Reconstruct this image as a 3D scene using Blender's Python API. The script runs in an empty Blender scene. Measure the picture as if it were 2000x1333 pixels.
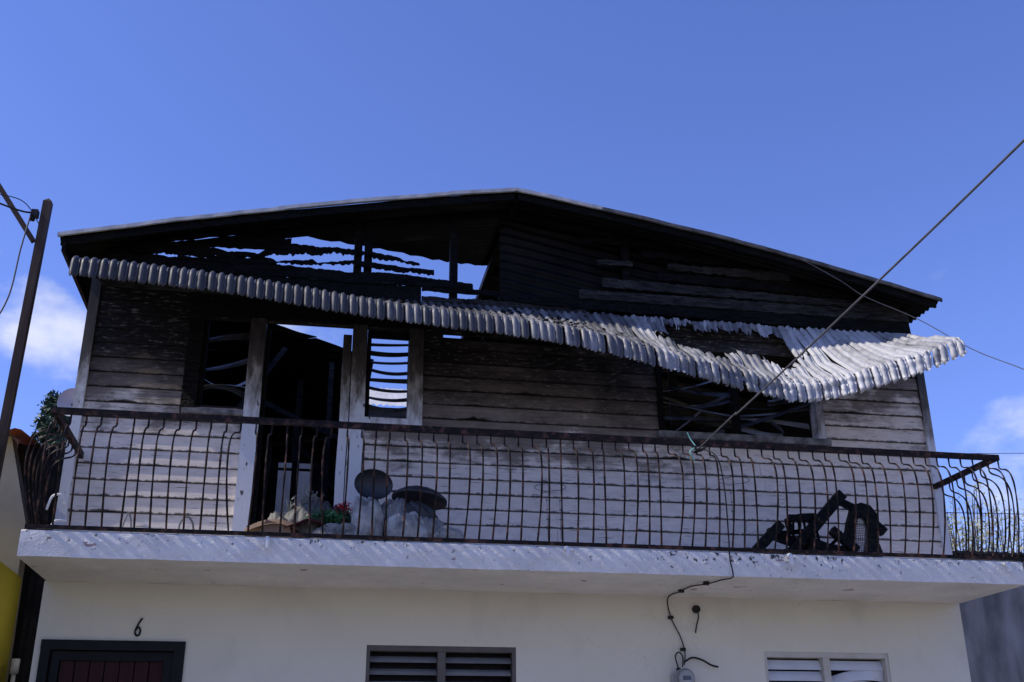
import bpy, math, random
from mathutils import Vector, Matrix, noise
random.seed(7)
sc = bpy.context.scene
col = sc.collection
# ------------------------------------------------------------------ camera
fw = Vector((0.16901912, 0.91003432, 0.37851035)); rt = Vector((0.98355859, -0.18051464, -0.00519323))
up = rt.cross(fw)
cam = bpy.data.cameras.new('camera'); cam.lens = 38.41; cam.sensor_width = 36; cam.clip_end = 3000; cam.clip_start = .05
co = bpy.data.objects.new('camera', cam); col.objects.link(co); sc.camera = co
M = Matrix((rt, up, -fw)).transposed().to_4x4(); M.translation = Vector((1.8985, -8.7495, -1.6200)); co.matrix_world = M
# ------------------------------------------------------------------ sun, sky, exposure
TOSUN = Vector((-.70, -.047, .70)).normalized()
sun = bpy.data.lights.new('sun', 'SUN'); sun.energy = 3.6; sun.angle = math.radians(.5); sun.color = (1, .93, .82)
so = bpy.data.objects.new('sun', sun); col.objects.link(so); so.rotation_euler = (-TOSUN).to_track_quat('-Z', 'Y').to_euler()
so.location = (-6, -4, 9)
w = bpy.data.worlds.new('World'); sc.world = w; w.use_nodes = True
nt = w.node_tree; nt.nodes.clear()
def N(t, typ, **kw):
    n = t.nodes.new(typ)
    for k, v in kw.items():
        if k.startswith('i_'):
            key = k[2:]; key = int(key) if key.isdigit() else key.replace('_', ' ')
            n.inputs[key].default_value = v
        else: setattr(n, k, v)
    return n
sky = N(nt, 'ShaderNodeTexSky', sky_type='NISHITA', sun_disc=False, sun_elevation=math.asin(TOSUN.z),
        sun_rotation=math.atan2(TOSUN.x, TOSUN.y), altitude=50, air_density=1.0, dust_density=.25, ozone_density=3.2)
tint = N(nt, 'ShaderNodeMix', data_type='RGBA', blend_type='MULTIPLY'); tint.inputs[0].default_value = 1
tint.inputs[7].default_value = (.77, .79, 1.26, 1)
nt.links.new(sky.outputs[0], tint.inputs[6])
tc = N(nt, 'ShaderNodeTexCoord')
def mth(t, op, a, b=None, clamp=False):
    n = N(t, 'ShaderNodeMath', operation=op, use_clamp=clamp)
    for i, v in enumerate((a, b)):
        if v is None: continue
        if isinstance(v, (int, float)): n.inputs[i].default_value = v
        else: t.links.new(v, n.inputs[i])
    return n.outputs[0]
def mrange(t, v, a, b, c=0., d=1., smooth=True):
    n = N(t, 'ShaderNodeMapRange', interpolation_type='SMOOTHSTEP' if smooth else 'LINEAR')
    t.links.new(v, n.inputs[0])
    for i, q in enumerate((a, b, c, d)): n.inputs[i+1].default_value = q
    return n.outputs[0]
acc = None
for (d, r0, wt) in [((-.243, .893, .362), .065, .66), ((-.222, .907, .350), .06, .62), ((-.01, .925, .378), .07, .5), ((-.30, .87, .37), .09, .5), ((.575, .780, .245), .08, .55), ((.55, .755, .375), .09, .22)]:
    dn = Vector(d).normalized()
    n = N(nt, 'ShaderNodeVectorMath', operation='DOT_PRODUCT'); n.inputs[1].default_value = dn
    nt.links.new(tc.outputs['Generated'], n.inputs[0])
    v = mrange(nt, n.outputs['Value'], math.cos(r0), 1.0, 0, wt)
    acc = v if acc is None else mth(nt, 'MAXIMUM', acc, v)
sz_ = N(nt, 'ShaderNodeSeparateXYZ'); nt.links.new(tc.outputs['Generated'], sz_.inputs[0])
acc = mth(nt, 'MAXIMUM', acc, mrange(nt, sz_.outputs[2],   .34, .02, 0, .78))      # cumulus banks thicken towards the horizon all round
nz = N(nt, 'ShaderNodeTexNoise', i_Scale=9.0, i_Detail=11.0, i_Roughness=.58)
mp = N(nt, 'ShaderNodeMapping'); mp.inputs['Scale'].default_value = (1, 1, 1.8); mp.inputs['Location'].default_value = (.3, .1, .4)
nt.links.new(tc.outputs['Generated'], mp.inputs[0]); nt.links.new(mp.outputs[0], nz.inputs['Vector'])
cl = mth(nt, 'ADD', acc, mth(nt, 'MULTIPLY', mth(nt, 'SUBTRACT', nz.outputs[0], .5), 1.5))
cl = mrange(nt, cl, .34, .86)
mixc = N(nt, 'ShaderNodeMix', data_type='RGBA'); mixc.inputs[7].default_value = (5.6, 5.7, 6.0, 1)
nt.links.new(mth(nt, 'MULTIPLY', cl, .72), mixc.inputs[0]); nt.links.new(tint.outputs[2], mixc.inputs[6])
bg = N(nt, 'ShaderNodeBackground', i_Strength=.15); out = N(nt, 'ShaderNodeOutputWorld')
nt.links.new(mixc.outputs[2], bg.inputs[0]); nt.links.new(bg.outputs[0], out.inputs[0])
sc.view_settings.view_transform = 'Standard'; sc.view_settings.look = 'None'; sc.view_settings.exposure = .22; sc.view_settings.gamma = 1
sc.render.engine = 'CYCLES'
# ------------------------------------------------------------------ materials
MATS = {}
def newmat(name):
    m = bpy.data.materials.new(name); m.use_nodes = True; t = m.node_tree
    b = t.nodes['Principled BSDF']; MATS[name] = m
    if name in ('char', 'char_soft', 'char_grey', 'roof_metal', 'iron', 'black_frame', 'door_wood', 'dark_sheet', 'burnt_slat', 'siding', 'pole_wood', 'black_cable'): b.inputs['Specular IOR Level'].default_value = .12
    return m, t, b
def wpos(t, sx=1, sy=1, sz=1, obj=False):
    if obj:
        g = N(t, 'ShaderNodeTexCoord'); o = g.outputs['Object']
    else:
        g = N(t, 'ShaderNodeNewGeometry'); o = g.outputs['Position']
    mpp = N(t, 'ShaderNodeMapping'); mpp.inputs['Scale'].default_value = (sx, sy, sz)
    t.links.new(o, mpp.inputs[0]); return mpp.outputs[0]
def nse(t, vec, scale, detail=4, rough=.6):
    n = N(t, 'ShaderNodeTexNoise', i_Scale=scale, i_Detail=detail, i_Roughness=rough); t.links.new(vec, n.inputs['Vector']); return n.outputs[0]
def ramp(t, v, stops):
    n = N(t, 'ShaderNodeValToRGB'); e = n.color_ramp.elements
    while len(e) < len(stops): e.new(.5)
    for el, (p, c) in zip(e, stops):
        el.position = p; el.color = (*c, 1) if len(c) == 3 else c
    t.links.new(v, n.inputs[0]); return n.outputs[0]
def mixrgb(t, f, a, b, mode='MIX'):
    n = N(t, 'ShaderNodeMix', data_type='RGBA', blend_type=mode)
    for i, v in ((0, f), (6, a), (7, b)):
        if isinstance(v, (int, float)): n.inputs[i].default_value = v
        elif isinstance(v, tuple): n.inputs[i].default_value = (*v, 1)
        else: t.links.new(v, n.inputs[i])
    return n.outputs[2]
def bump(t, b, h, strength=.4, dist=.01):
    n = N(t, 'ShaderNodeBump'); n.inputs['Strength'].default_value = strength; n.inputs['Distance'].default_value = dist
    t.links.new(h, n.inputs['Height']); t.links.new(n.outputs[0], b.inputs['Normal'])
def simple(name, c0, c1, scale=6, rough=.7, metal=0, stretch=(1, 1, 1), bs=.25, bd=.005, rnd=0, bscale=None):
    m, t, b = newmat(name); v = wpos(t, *stretch); n = nse(t, v, scale, 6)
    c = ramp(t, n, [(.3, c0), (.7, c1)])
    if rnd:
        oi = N(t, 'ShaderNodeObjectInfo'); f = mrange(t, oi.outputs['Random'], 0, 1, 1-rnd, 1+rnd, False)
        cc = N(t, 'ShaderNodeCombineXYZ')
        for i in range(3): t.links.new(f, cc.inputs[i])
        c = mixrgb(t, 1.0, c, cc.outputs[0], 'MULTIPLY')
    t.links.new(c, b.inputs['Base Color']); b.inputs['Roughness'].default_value = rough; b.inputs['Metallic'].default_value = metal
    if bs: bump(t, b, nse(t, v, bscale or scale*4, 5), bs, bd)
    return m
def char_mat(name, c0, c1, rough=.5, sc_=16, stretch=(1, 1, 2.6)):
    m, t, b = newmat(name); v = wpos(t, *stretch)
    vo = N(t, 'ShaderNodeTexVoronoi', feature='DISTANCE_TO_EDGE', i_Scale=sc_); t.links.new(v, vo.inputs['Vector'])
    n = nse(t, wpos(t, 2, 2, 14), 3, 7)
    big = nse(t, wpos(t, 1.5, 1.5, 3), 1.6, 5); n_ = mth(t, 'ADD', mth(t, 'MULTIPLY', n, .6), mth(t, 'MULTIPLY', big, .4))
    t.links.new(ramp(t, n_, [(.38, c0), (.62, c1)]), b.inputs['Base Color']); b.inputs['Roughness'].default_value = rough
    h = mth(t, 'ADD', mrange(t, vo.outputs['Distance'], 0, .12), mth(t, 'MULTIPLY', n, 1.2)); bump(t, b, h, 1.0, .016)
    return m
char_mat('char', (.002, .002, .0023), (.014, .0135, .0138), .5, 34)
char_mat('char_soft', (.0035, .003, .003), (.013, .0115, .011), .8, 14)
char_mat('char_grey', (.006, .006, .0065), (.075, .072, .070), .6, 34)
def siding():
    m, t, b = newmat('siding')
    g = N(t, 'ShaderNodeNewGeometry'); s = N(t, 'ShaderNodeSeparateXYZ'); t.links.new(g.outputs['Position'], s.inputs[0])
    n1 = nse(t, wpos(t, 1.1, 1, 1.9), 1.7, 8, .68); n2 = nse(t, wpos(t, 1.6, 1, 26), 1.5, 5)
    mid = mth(t, 'ADD', mth(t, 'MULTIPLY', mrange(t, s.outputs[0], 1.3, .9), mrange(t, s.outputs[2], 1.3, 1.8, 0, .32)), mth(t, 'SUBTRACT', mrange(t, s.outputs[0], 2.1, 2.7, 0, .17), mrange(t, s.outputs[0], 4.9, 6.5, 0, .50)))
    h = mth(t, 'ADD', s.outputs[2], mth(t, 'MULTIPLY', mth(t, 'SUBTRACT', n1, .5), 1.5))
    h = mth(t, 'ADD', h, mth(t, 'MULTIPLY', mth(t, 'SUBTRACT', n2, .5), .5)); h = mth(t, 'ADD', h, mid)
    oi = N(t, 'ShaderNodeObjectInfo'); h = mth(t, 'ADD', h, mrange(t, oi.outputs['Random'], 0, 1, -.14, .14, False))
    k = mth(t, 'DIVIDE', h, 2.5)
    pn = nse(t, wpos(t, 3, 1, 9), 2.2, 6)
    paint = ramp(t, pn, [(.25, (.60, .515, .435)), (.6, (.80, .70, .60)), (.8, (.84, .755, .66))])
    paint = mixrgb(t, mrange(t, oi.outputs['Random'], 0, 1, 0, .35, False), paint, (.62, .545, .47))
    soot = ramp(t, k, [(.42, (.38, .33, .285)), (.52, (.22, .182, .152)), (.64, (.125, .102, .085)), (.76, (.045, .038, .033)), (.86, (.015, .013, .0125))])
    sf = mrange(t, k, .40, .52)
    c = mixrgb(t, sf, paint, soot)
    # flaked pale fibres in the burnt zone, dark splits in the painted zone
    fl = nse(t, wpos(t, 5, 1, 22), 2.0, 8, .7)
    c = mixrgb(t, mth(t, 'MULTIPLY', mrange(t, fl, .54, .66), mrange(t, k, .42, .6, 0, .6)), c, (.30, .27, .24))
    ck = nse(t, wpos(t, 1.6, 1, 34), 2.4, 6, .65)
    c = mixrgb(t, mrange(t, ck, .60, .66, 0, .9), c, (.035, .030, .028))
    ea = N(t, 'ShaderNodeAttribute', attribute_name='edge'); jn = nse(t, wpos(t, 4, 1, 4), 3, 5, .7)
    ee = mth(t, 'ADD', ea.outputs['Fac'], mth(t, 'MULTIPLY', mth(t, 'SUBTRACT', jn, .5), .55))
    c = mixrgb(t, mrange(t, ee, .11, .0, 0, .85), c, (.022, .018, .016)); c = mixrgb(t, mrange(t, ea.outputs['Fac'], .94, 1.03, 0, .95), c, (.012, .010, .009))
    t.links.new(c, b.inputs['Base Color']); b.inputs['Roughness'].default_value = .72
    bump(t, b, mth(t, 'ADD', ck, mth(t, 'MULTIPLY', fl, .6)), .35, .006)
siding()
def trim():
    m, t, b = newmat('trim')
    g = N(t, 'ShaderNodeNewGeometry'); s = N(t, 'ShaderNodeSeparateXYZ'); t.links.new(g.outputs['Position'], s.inputs[0])
    n = nse(t, wpos(t, 7, 3, 2.2), 2.2, 7, .65); k = mth(t, 'ADD', s.outputs[2], mth(t, 'MULTIPLY', mth(t, 'SUBTRACT', n, .5), 1.3))
    c = ramp(t, mth(t, 'DIVIDE', k, 2.5), [(.46, (.62, .62, .63)), (.57, (.30, .28, .26)), (.66, (.075, .062, .053)), (.82, (.022, .018, .016))])
    pe = nse(t, wpos(t, 6, 6, 2.5), 4, 6, .6); c = mixrgb(t, mrange(t, pe, .62, .68), c, (.06, .052, .047))
    t.links.new(c, b.inputs['Base Color']); b.inputs['Roughness'].default_value = .65; bump(t, b, nse(t, wpos(t, 20, 20, 3), 3, 6), .35, .005)
trim()
def slabpaint():
    m, t, b = newmat('slab_paint'); v = wpos(t)
    n = nse(t, v, 3, 7); c = ramp(t, n, [(.3, (.58, .56, .52)), (.7, (.74, .715, .665))])
    g = N(t, 'ShaderNodeNewGeometry'); s = N(t, 'ShaderNodeSeparateXYZ'); t.links.new(g.outputs['Position'], s.inputs[0])
    sp = nse(t, wpos(t, 1, 1, .8), 26, 5, .65); near = mrange(t, s.outputs[2], -.2, .0, 0, .085)
    xx = mth(t, 'MULTIPLY', mrange(t, s.outputs[0], 3.8, 5.2, 0, .05), mrange(t, s.outputs[0], 6.2, 5.6))
    c = mixrgb(t, mrange(t, mth(t, 'ADD', mth(t, 'ADD', sp, near), xx), .665, .74), c, (.05, .048, .045))
    pk = nse(t, wpos(t, 1, 1, 2.2), 5.5, 3, .5)
    c = mixrgb(t, mrange(t, pk, .70, .715), c, (.33, .23, .22))
    streak = nse(t, wpos(t, 22, 22, 1.2), 1.6, 4); c = mixrgb(t, mrange(t, streak, .60, .8, 0, .35), c, (.36, .36, .36))
    t.links.new(c, b.inputs['Base Color']); b.inputs['Roughness'].default_value = .6
    h = mth(t, 'ADD', mrange(t, nse(t, wpos(t, 1.5, 1, 2.5), 5, 6, .6), .45, .55), mth(t, 'MULTIPLY', nse(t, v, 40, 4), .5)); bump(t, b, h, .5, .006)
slabpaint()
def wallpaint():
    m, t, b = newmat('wall_paint'); v = wpos(t)
    n = nse(t, v, 1.2, 6); c = ramp(t, n, [(.3, (.58, .555, .465)), (.7, (.645, .62, .525))])
    st = nse(t, wpos(t, 9, 9, .7), 1.5, 5); c = mixrgb(t, mrange(t, st, .58, .8, 0, .22), c, (.50, .48, .42))
    hair = nse(t, wpos(t, 1, 1, 1), 30, 3, .7); c = mixrgb(t, mrange(t, hair, .70, .78, 0, .6), c, (.25, .24, .22))
    vo = N(t, 'ShaderNodeTexVoronoi', feature='DISTANCE_TO_EDGE', i_Scale=.9); wv = N(t, 'ShaderNodeVectorMath', operation='ADD'); t.links.new(v, wv.inputs[0])
    nv = N(t, 'ShaderNodeTexNoise', i_Scale=3., i_Detail=6.); t.links.new(v, nv.inputs['Vector']); t.links.new(nv.outputs['Color'], wv.inputs[1]); t.links.new(wv.outputs[0], vo.inputs['Vector'])
    c = mixrgb(t, mth(t, 'MULTIPLY', mrange(t, vo.outputs['Distance'], .005, .001, 0, .22), mrange(t, n, .5, .6)), c, (.2, .19, .17))
    pt = nse(t, wpos(t, 1.4, 1, .9), 2.2, 5, .6); c = mixrgb(t, mrange(t, pt, .52, .72, 0, .28), c, (.44, .42, .36))
    t.links.new(c, b.inputs['Base Color']); b.inputs['Roughness'].default_value = .7; bump(t, b, nse(t, v, 24, 6), .22, .004)
wallpaint()
def iron():
    m, t, b = newmat('iron'); v = wpos(t)
    n = nse(t, v, 14, 6); c = ramp(t, n, [(.35, (.006, .005, .0055)), (.52, (.016, .0105, .0095)), (.66, (.10, .046, .033))])
    t.links.new(c, b.inputs['Base Color']); b.inputs['Roughness'].default_value = .55; bump(t, b, nse(t, v, 90, 3), .4, .002)
iron()
def alu():
    m, t, b = newmat('awning_metal')
    g = N(t, 'ShaderNodeNewGeometry'); s = N(t, 'ShaderNodeSeparateXYZ'); t.links.new(g.outputs['Position'], s.inputs[0])
    oi = N(t, 'ShaderNodeObjectInfo'); n = nse(t, wpos(t, 3, 3, 3), 2.2, 6, .65)
    k = mth(t, 'ADD', mrange(t, s.outputs[0], 0, 7.4, 0, .8, False), mth(t, 'MULTIPLY', mth(t, 'SUBTRACT', n, .5), .55))
    k = mth(t, 'ADD', k, mrange(t, oi.outputs['Random'], 0, 1, -.14, .14, False))
    c = ramp(t, k, [(.0, (.035, .035, .038)), (.30, (.07, .07, .075)), (.55, (.20, .20, .205)), (.78, (.47, .465, .46))])
    sp = nse(t, wpos(t, 5, 5, 5), 5, 6, .7); c = mixrgb(t, mrange(t, sp, .56, .70, 0, .85), c, (.07, .066, .062))
    t.links.new(c, b.inputs['Base Color']); b.inputs['Metallic'].default_value = .12
    t.links.new(mrange(t, n, .3, .7, .42, .7), b.inputs['Roughness']); bump(t, b, sp, .12, .004)
alu()
def roofm():
    m, t, b = newmat('roof_metal'); v = wpos(t, 1, 3, 1)
    n = nse(t, v, 1.6, 7, .65); c = ramp(t, n, [(.35, (.0025, .0025, .003)), (.6, (.010, .009, .0085)), (.8, (.045, .034, .027))])
    t.links.new(c, b.inputs['Base Color']); b.inputs['Roughness'].default_value = .5; b.inputs['Metallic'].default_value = .35
roofm()
simple('burnt_trim', (.03, .027, .025), (.26, .25, .24), 4, .7, 0, (3, 1, 3), .4)
simple('verge', (.34, .32, .295), (.60, .575, .54), 2.5, .55, .2, (3, 1, 1), .5)
simple('dark_verge', (.02, .019, .018), (.16, .145, .13), 3, .6, .2, (3, 1, 1), .5)
simple('black_frame', (.006, .006, .0075), (.012, .012, .014), 9, .45)
simple('door_wood', (.022, .008, .008), (.040, .014, .013), 3, .55, 0, (14, 1, 1), .3)
simple('brown_frame', (.06, .052, .046), (.10, .088, .078), 6, .55)
simple('grey_slat', (.32, .325, .33), (.44, .445, .45), 5, .4, .4, rnd=.1)
simple('white_slat', (.52, .54, .58), (.66, .68, .71), 4, .45, .1, rnd=.06)
simple('cream_frame', (.40, .385, .34), (.52, .50, .45), 6, .6)
simple('burnt_slat', (.02, .02, .021), (.12, .118, .115), 6, .45, .5)
simple('pale_slat', (.16, .155, .15), (.42, .41, .40), 6, .45, .4)
simple('sack', (.06, .054, .044), (.58, .56, .50), 6, .55, bs=.8, bd=.02, bscale=9)
simple('grey_sack', (.08, .078, .072), (.30, .29, .27), 6, .55, bs=.8, bd=.02, bscale=9)
simple('black_bag', (.012, .012, .013), (.05, .048, .045), 7, .5, bs=.6, bd=.01, bscale=14)
simple('dark_sack', (.03, .029, .026), (.13, .125, .11), 9, .6, bs=.8, bd=.02, bscale=9)
simple('cardboard', (.11, .068, .042), (.22, .14, .09), 5, .8)
simple('maroon', (.05, .012, .03), (.11, .022, .06), 5, .7)
simple('red_petal', (.32, .010, .012), (.50, .02, .022), 6, .6)
simple('green_leaf', (.02, .085, .025), (.05, .17, .06), 6, .6)
simple('scrap', (.10, .10, .085), (.32, .33, .29), 8, .7)
simple('dish_grey', (.018, .019, .023), (.034, .035, .041), 4, .5)
simple('white_plastic', (.60, .60, .58), (.74, .74, .72), 6, .5)
simple('cable', (.05, .05, .052), (.10, .10, .105), 10, .6)
simple('black_cable', (.012, .012, .012), (.03, .03, .03), 10, .5)
simple('teal_tape', (.10, .32, .28), (.22, .46, .40), 10, .6)
simple('meter_grey', (.22, .225, .23), (.32, .325, .33), 6, .45)
simple('meter_face', (.50, .52, .52), (.62, .64, .64), 6, .4)
simple('meter_display', (.08, .11, .16), (.12, .15, .20), 6, .3)
simple('concrete', (.09, .088, .085), (.30, .29, .28), 1.9, .85, 0, (2.5, 2.5, .8), .5)
simple('cream_wall', (.40, .35, .27), (.52, .46, .36), 2.2, .8, bs=.4)
simple('yellow_wall', (.42, .36, .03), (.55, .48, .05), 2, .7)
simple('red_roof', (.20, .045, .04), (.34, .075, .06), 3, .55)
simple('dark_sheet', (.018, .018, .02), (.055, .05, .046), 3, .7)
simple('white_roof', (.45, .45, .42), (.65, .64, .6), 3, .6)
simple('pole_wood', (.035, .026, .022), (.085, .058, .045), 3, .65, 0, (10, 10, .5), .4)
simple('asphalt', (.085, .082, .076), (.12, .116, .108), 8, .9)
simple('pavement', (.33, .29, .235), (.41, .365, .30), 3, .85)
simple('earth', (.10, .085, .06), (.18, .15, .11), 1, .95)
simple('bark', (.06, .045, .035), (.12, .10, .08), 6, .9)
simple('pine_leaf', (.028, .055, .030), (.055, .095, .05), 6, .6)
simple('bush_leaf', (.20, .22, .10), (.40, .40, .24), 6, .6)
simple('cane', (.10, .095, .09), (.20, .19, .18), 8, .6)
gm, gt, gb = newmat('glass'); gb.inputs['Transmission Weight'].default_value = 1; gb.inputs['Roughness'].default_value = .04; gb.inputs['IOR'].default_value = 1.3
gn = nse(gt, wpos(gt), 5); gt.links.new(mrange(gt, gn, .3, .7, .02, .08), gb.inputs['Roughness'])
# ------------------------------------------------------------------ mesh helpers
class MB:
    def __init__(s): s.v = []; s.f = []
    def quad(s, *p):
        n = len(s.v); s.v += [tuple(q) for q in p]; s.f.append(tuple(range(n, n+len(p)))); return s
    def box(s, x0, x1, y0, y1, z0, z1):
        n = len(s.v); s.v += [(x, y, z) for z in (z0, z1) for y in (y0, y1) for x in (x0, x1)]
        s.f += [tuple(n+i for i in q) for q in ((0, 2, 3, 1), (4, 5, 7, 6), (0, 1, 5, 4), (2, 6, 7, 3), (0, 4, 6, 2), (1, 3, 7, 5))]; return s
    def beam(s, a, b, w, h, upv=(0, 0, 1), taper=1.):
        a = Vector(a); b = Vector(b); d = (b-a).normalized(); sd = d.cross(Vector(upv))
        if sd.length < 1e-4: sd = d.cross(Vector((0, 1, 0)))
        sd.normalize(); u = sd.cross(d); n = len(s.v)
        for p, k in ((a, 1.), (b, taper)):
            for i, j in ((-1, -1), (1, -1), (1, 1), (-1, 1)): s.v.append(tuple(p+sd*(i*w*k/2)+u*(j*h*k/2)))
        s.f += [tuple(n+i for i in q) for q in ((0, 3, 2, 1), (4, 5, 6, 7), (0, 1, 5, 4), (1, 2, 6, 5), (2, 3, 7, 6), (3, 0, 4, 7))]; return s
    def tube(s, pts, r, n=6, twist=0., cap=True):
        pts = [Vector(p) for p in pts]; rs = r if isinstance(r, (list, tuple)) else [r]*len(pts); b0 = len(s.v)
        ref = None
        for i, p in enumerate(pts):
            d = (pts[min(i+1, len(pts)-1)]-pts[max(i-1, 0)]).normalized()
            if ref is None: ref = d.orthogonal().normalized()
            ref = (ref-d*ref.dot(d)); ref = ref.normalized() if ref.length > 1e-5 else d.orthogonal().normalized()
            e = d.cross(ref)
            for k in range(n):
                a = 2*math.pi*k/n+twist*i; s.v.append(tuple(p+(ref*math.cos(a)+e*math.sin(a))*rs[i]))
        for i in range(len(pts)-1):
            for k in range(n):
                a = b0+i*n+k; c = b0+i*n+(k+1) % n; s.f.append((a, c, c+n, a+n))
        if cap:
            s.f.append(tuple(b0+k for k in reversed(range(n)))); s.f.append(tuple(b0+(len(pts)-1)*n+k for k in range(n)))
        return s
    def grid(s, rows):
        b0 = len(s.v); nc = len(rows[0])
        for r in rows: s.v += [tuple(p) for p in r]
        for i in range(len(rows)-1):
            for j in range(nc-1):
                a = b0+i*nc+j; s.f.append((a, a+1, a+nc+1, a+nc))
        return s
    def prism(s, poly, y0, y1):
        """outline in (x, z), extruded along y"""
        n = len(poly); b0 = len(s.v)
        s.v += [(x, y0, z) for x, z in poly]+[(x, y1, z) for x, z in poly]
        s.f.append(tuple(b0+i for i in range(n))); s.f.append(tuple(b0+n+i for i in reversed(range(n))))
        for i in range(n):
            j = (i+1) % n; s.f.append((b0+j, b0+i, b0+n+i, b0+n+j))
        return s
    def mesh(s, name, mat, smooth=False):
        me = bpy.data.meshes.new(name); me.from_pydata(s.v, [], s.f); me.materials.append(MATS[mat]); me.update()
        if smooth: me.polygons.foreach_set('use_smooth', [True]*len(me.polygons))
        return me
    def build(s, name, mat, parent=None, smooth=False):
        return put(name, s.mesh(name, mat, smooth), parent)
def put(name, me, parent=None, loc=None, rz=0):
    o = bpy.data.objects.new(name, me); col.objects.link(o)
    if parent: o.parent = parent
    if loc: o.location = loc
    o.rotation_euler.z = rz
    return o
def tag(o, label=None, cat=None, group=None, kind=None):
    for k, v in (('label', label), ('category', cat), ('group', group), ('kind', kind)):
        if v: o[k] = v
    return o
def thing(name, label, cat, group=None, loc=None):
    return tag(put(name, None, None, loc), label, cat, group)
def nz3(x, y, z, s=1.): return noise.noise(Vector((x*s, y*s, z*s)))
def spline(pts, n=8):
    P = [Vector(p) for p in pts]; out = []
    for i in range(len(P)-1):
        p0, p1, p2, p3 = P[max(i-1, 0)], P[i], P[i+1], P[min(i+2, len(P)-1)]
        for k in range(n):
            t = k/n; out.append(.5*((2*p1)+(p2-p0)*t+(2*p0-5*p1+4*p2-p3)*t*t+(3*p1-p0-3*p2+p3)*t**3))
    out.append(P[-1]); return out
def lerp_table(tb, x):
    if x <= tb[0][0]: return tb[0][1]
    for (a, b), (c, d) in zip(tb, tb[1:]):
        if x <= c: return b+(d-b)*(x-a)/(c-a)
    return tb[-1][1]
# ------------------------------------------------------------------ setting
GZ = -3.2
tag(MB().quad((-900, -900, GZ), (900, -900, GZ), (900, 900, GZ), (-900, 900, GZ)).build('ground', 'earth'), kind='structure')
tag(MB().box(-60, 60, -10.5, -4.2, GZ-.2, GZ+.006).build('road', 'asphalt'), kind='structure')
tag(MB().box(-60, 60, -4.2, 0.2, GZ-.2, GZ+.12).build('pavement', 'pavement'), kind='structure')
tag(MB().box(-60, 60, -16, -10.5, GZ-.2, GZ+.12).build('pavement', 'pavement'), kind='structure')
# ------------------------------------------------------------------ house
W = 7.40; DEP = 6.5; T = .181; SY = -1.043
house = thing('burnt_house', 'two-storey house, white plastered below, fire-blackened wooden storey and gable roof above', 'house')
def zl(x): return 2.555+.2085*(x+.277)+.040*math.sin(math.pi*min(1, max(0, (x+.277)/3.794)))
def zr(x): return 2.575+.1916*(7.542-x)+.062*math.sin(math.pi*min(1, max(0, (7.542-x)/4.025)))
# ground floor: front wall with openings, plus sides
GX0, GX1, GY = -.029, 7.39, -.084
DOOR = (.02, 1.03); WA = (2.366, 3.526); WB = (5.577, 6.671); LZ = -.603
gw = MB()
gw.box(GX0, GX1, GY, GY+.2, LZ, -T)
for a, b, z0 in ((GX0, DOOR[0], GZ), (DOOR[1], WA[0], GZ), (WA[1], WB[0], GZ), (WB[1], GX1, GZ)): gw.box(a, b, GY, GY+.2, z0, LZ)
for a, b in (WA, WB): gw.box(a, b, GY, GY+.2, GZ, -1.72)
gw.box(GX0, GX0+.2, GY+.2, DEP, GZ, -T); gw.box(GX1-.2, GX1, GY+.2, DEP, GZ, -T); gw.box(GX0+.2, GX1-.2, DEP-.2, DEP, GZ, -T)
gw.build('ground_floor_wall', 'wall_paint', house)
# slab, a slightly uneven cast edge
sl = MB(); rows = []
XS = [-.014+i*(7.394/60) for i in range(61)]
def jz(x, k): return .004*nz3(x*3, k, 0)+.003*nz3(x*11, k, 3)
sec = lambda x: [(x, DEP, -T+.0), (x, SY+.0, -T+jz(x, 1)), (x, SY-.003+jz(x, 4)*.6, -T*.5), (x, SY+jz(x, 2), -.012+jz(x, 3)), (x, SY+.015, 0), (x, DEP, 0)]
sl.grid([sec(x) for x in XS])
for x in (XS[0], XS[-1]): sl.quad(*sec(x))
slab = sl.build('balcony_slab', 'slab_paint', house)
def spout(x, z, l):
    m = MB(); m.tube(spline([(x, SY+.05, z), (x, SY-.03, z+.002), (x+.004, SY-.05, z-.02), (x+.006, SY-.045, z-l)], 4), .017, 8); m.build('drain_spout', 'white_plastic', slab, True)
for x, z, l in ((1.60, -.02, .07), (3.72, -.02, .065), (5.43, -.02, .08), (7.22, -.03, .06)): spout(x, z, l)
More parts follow.
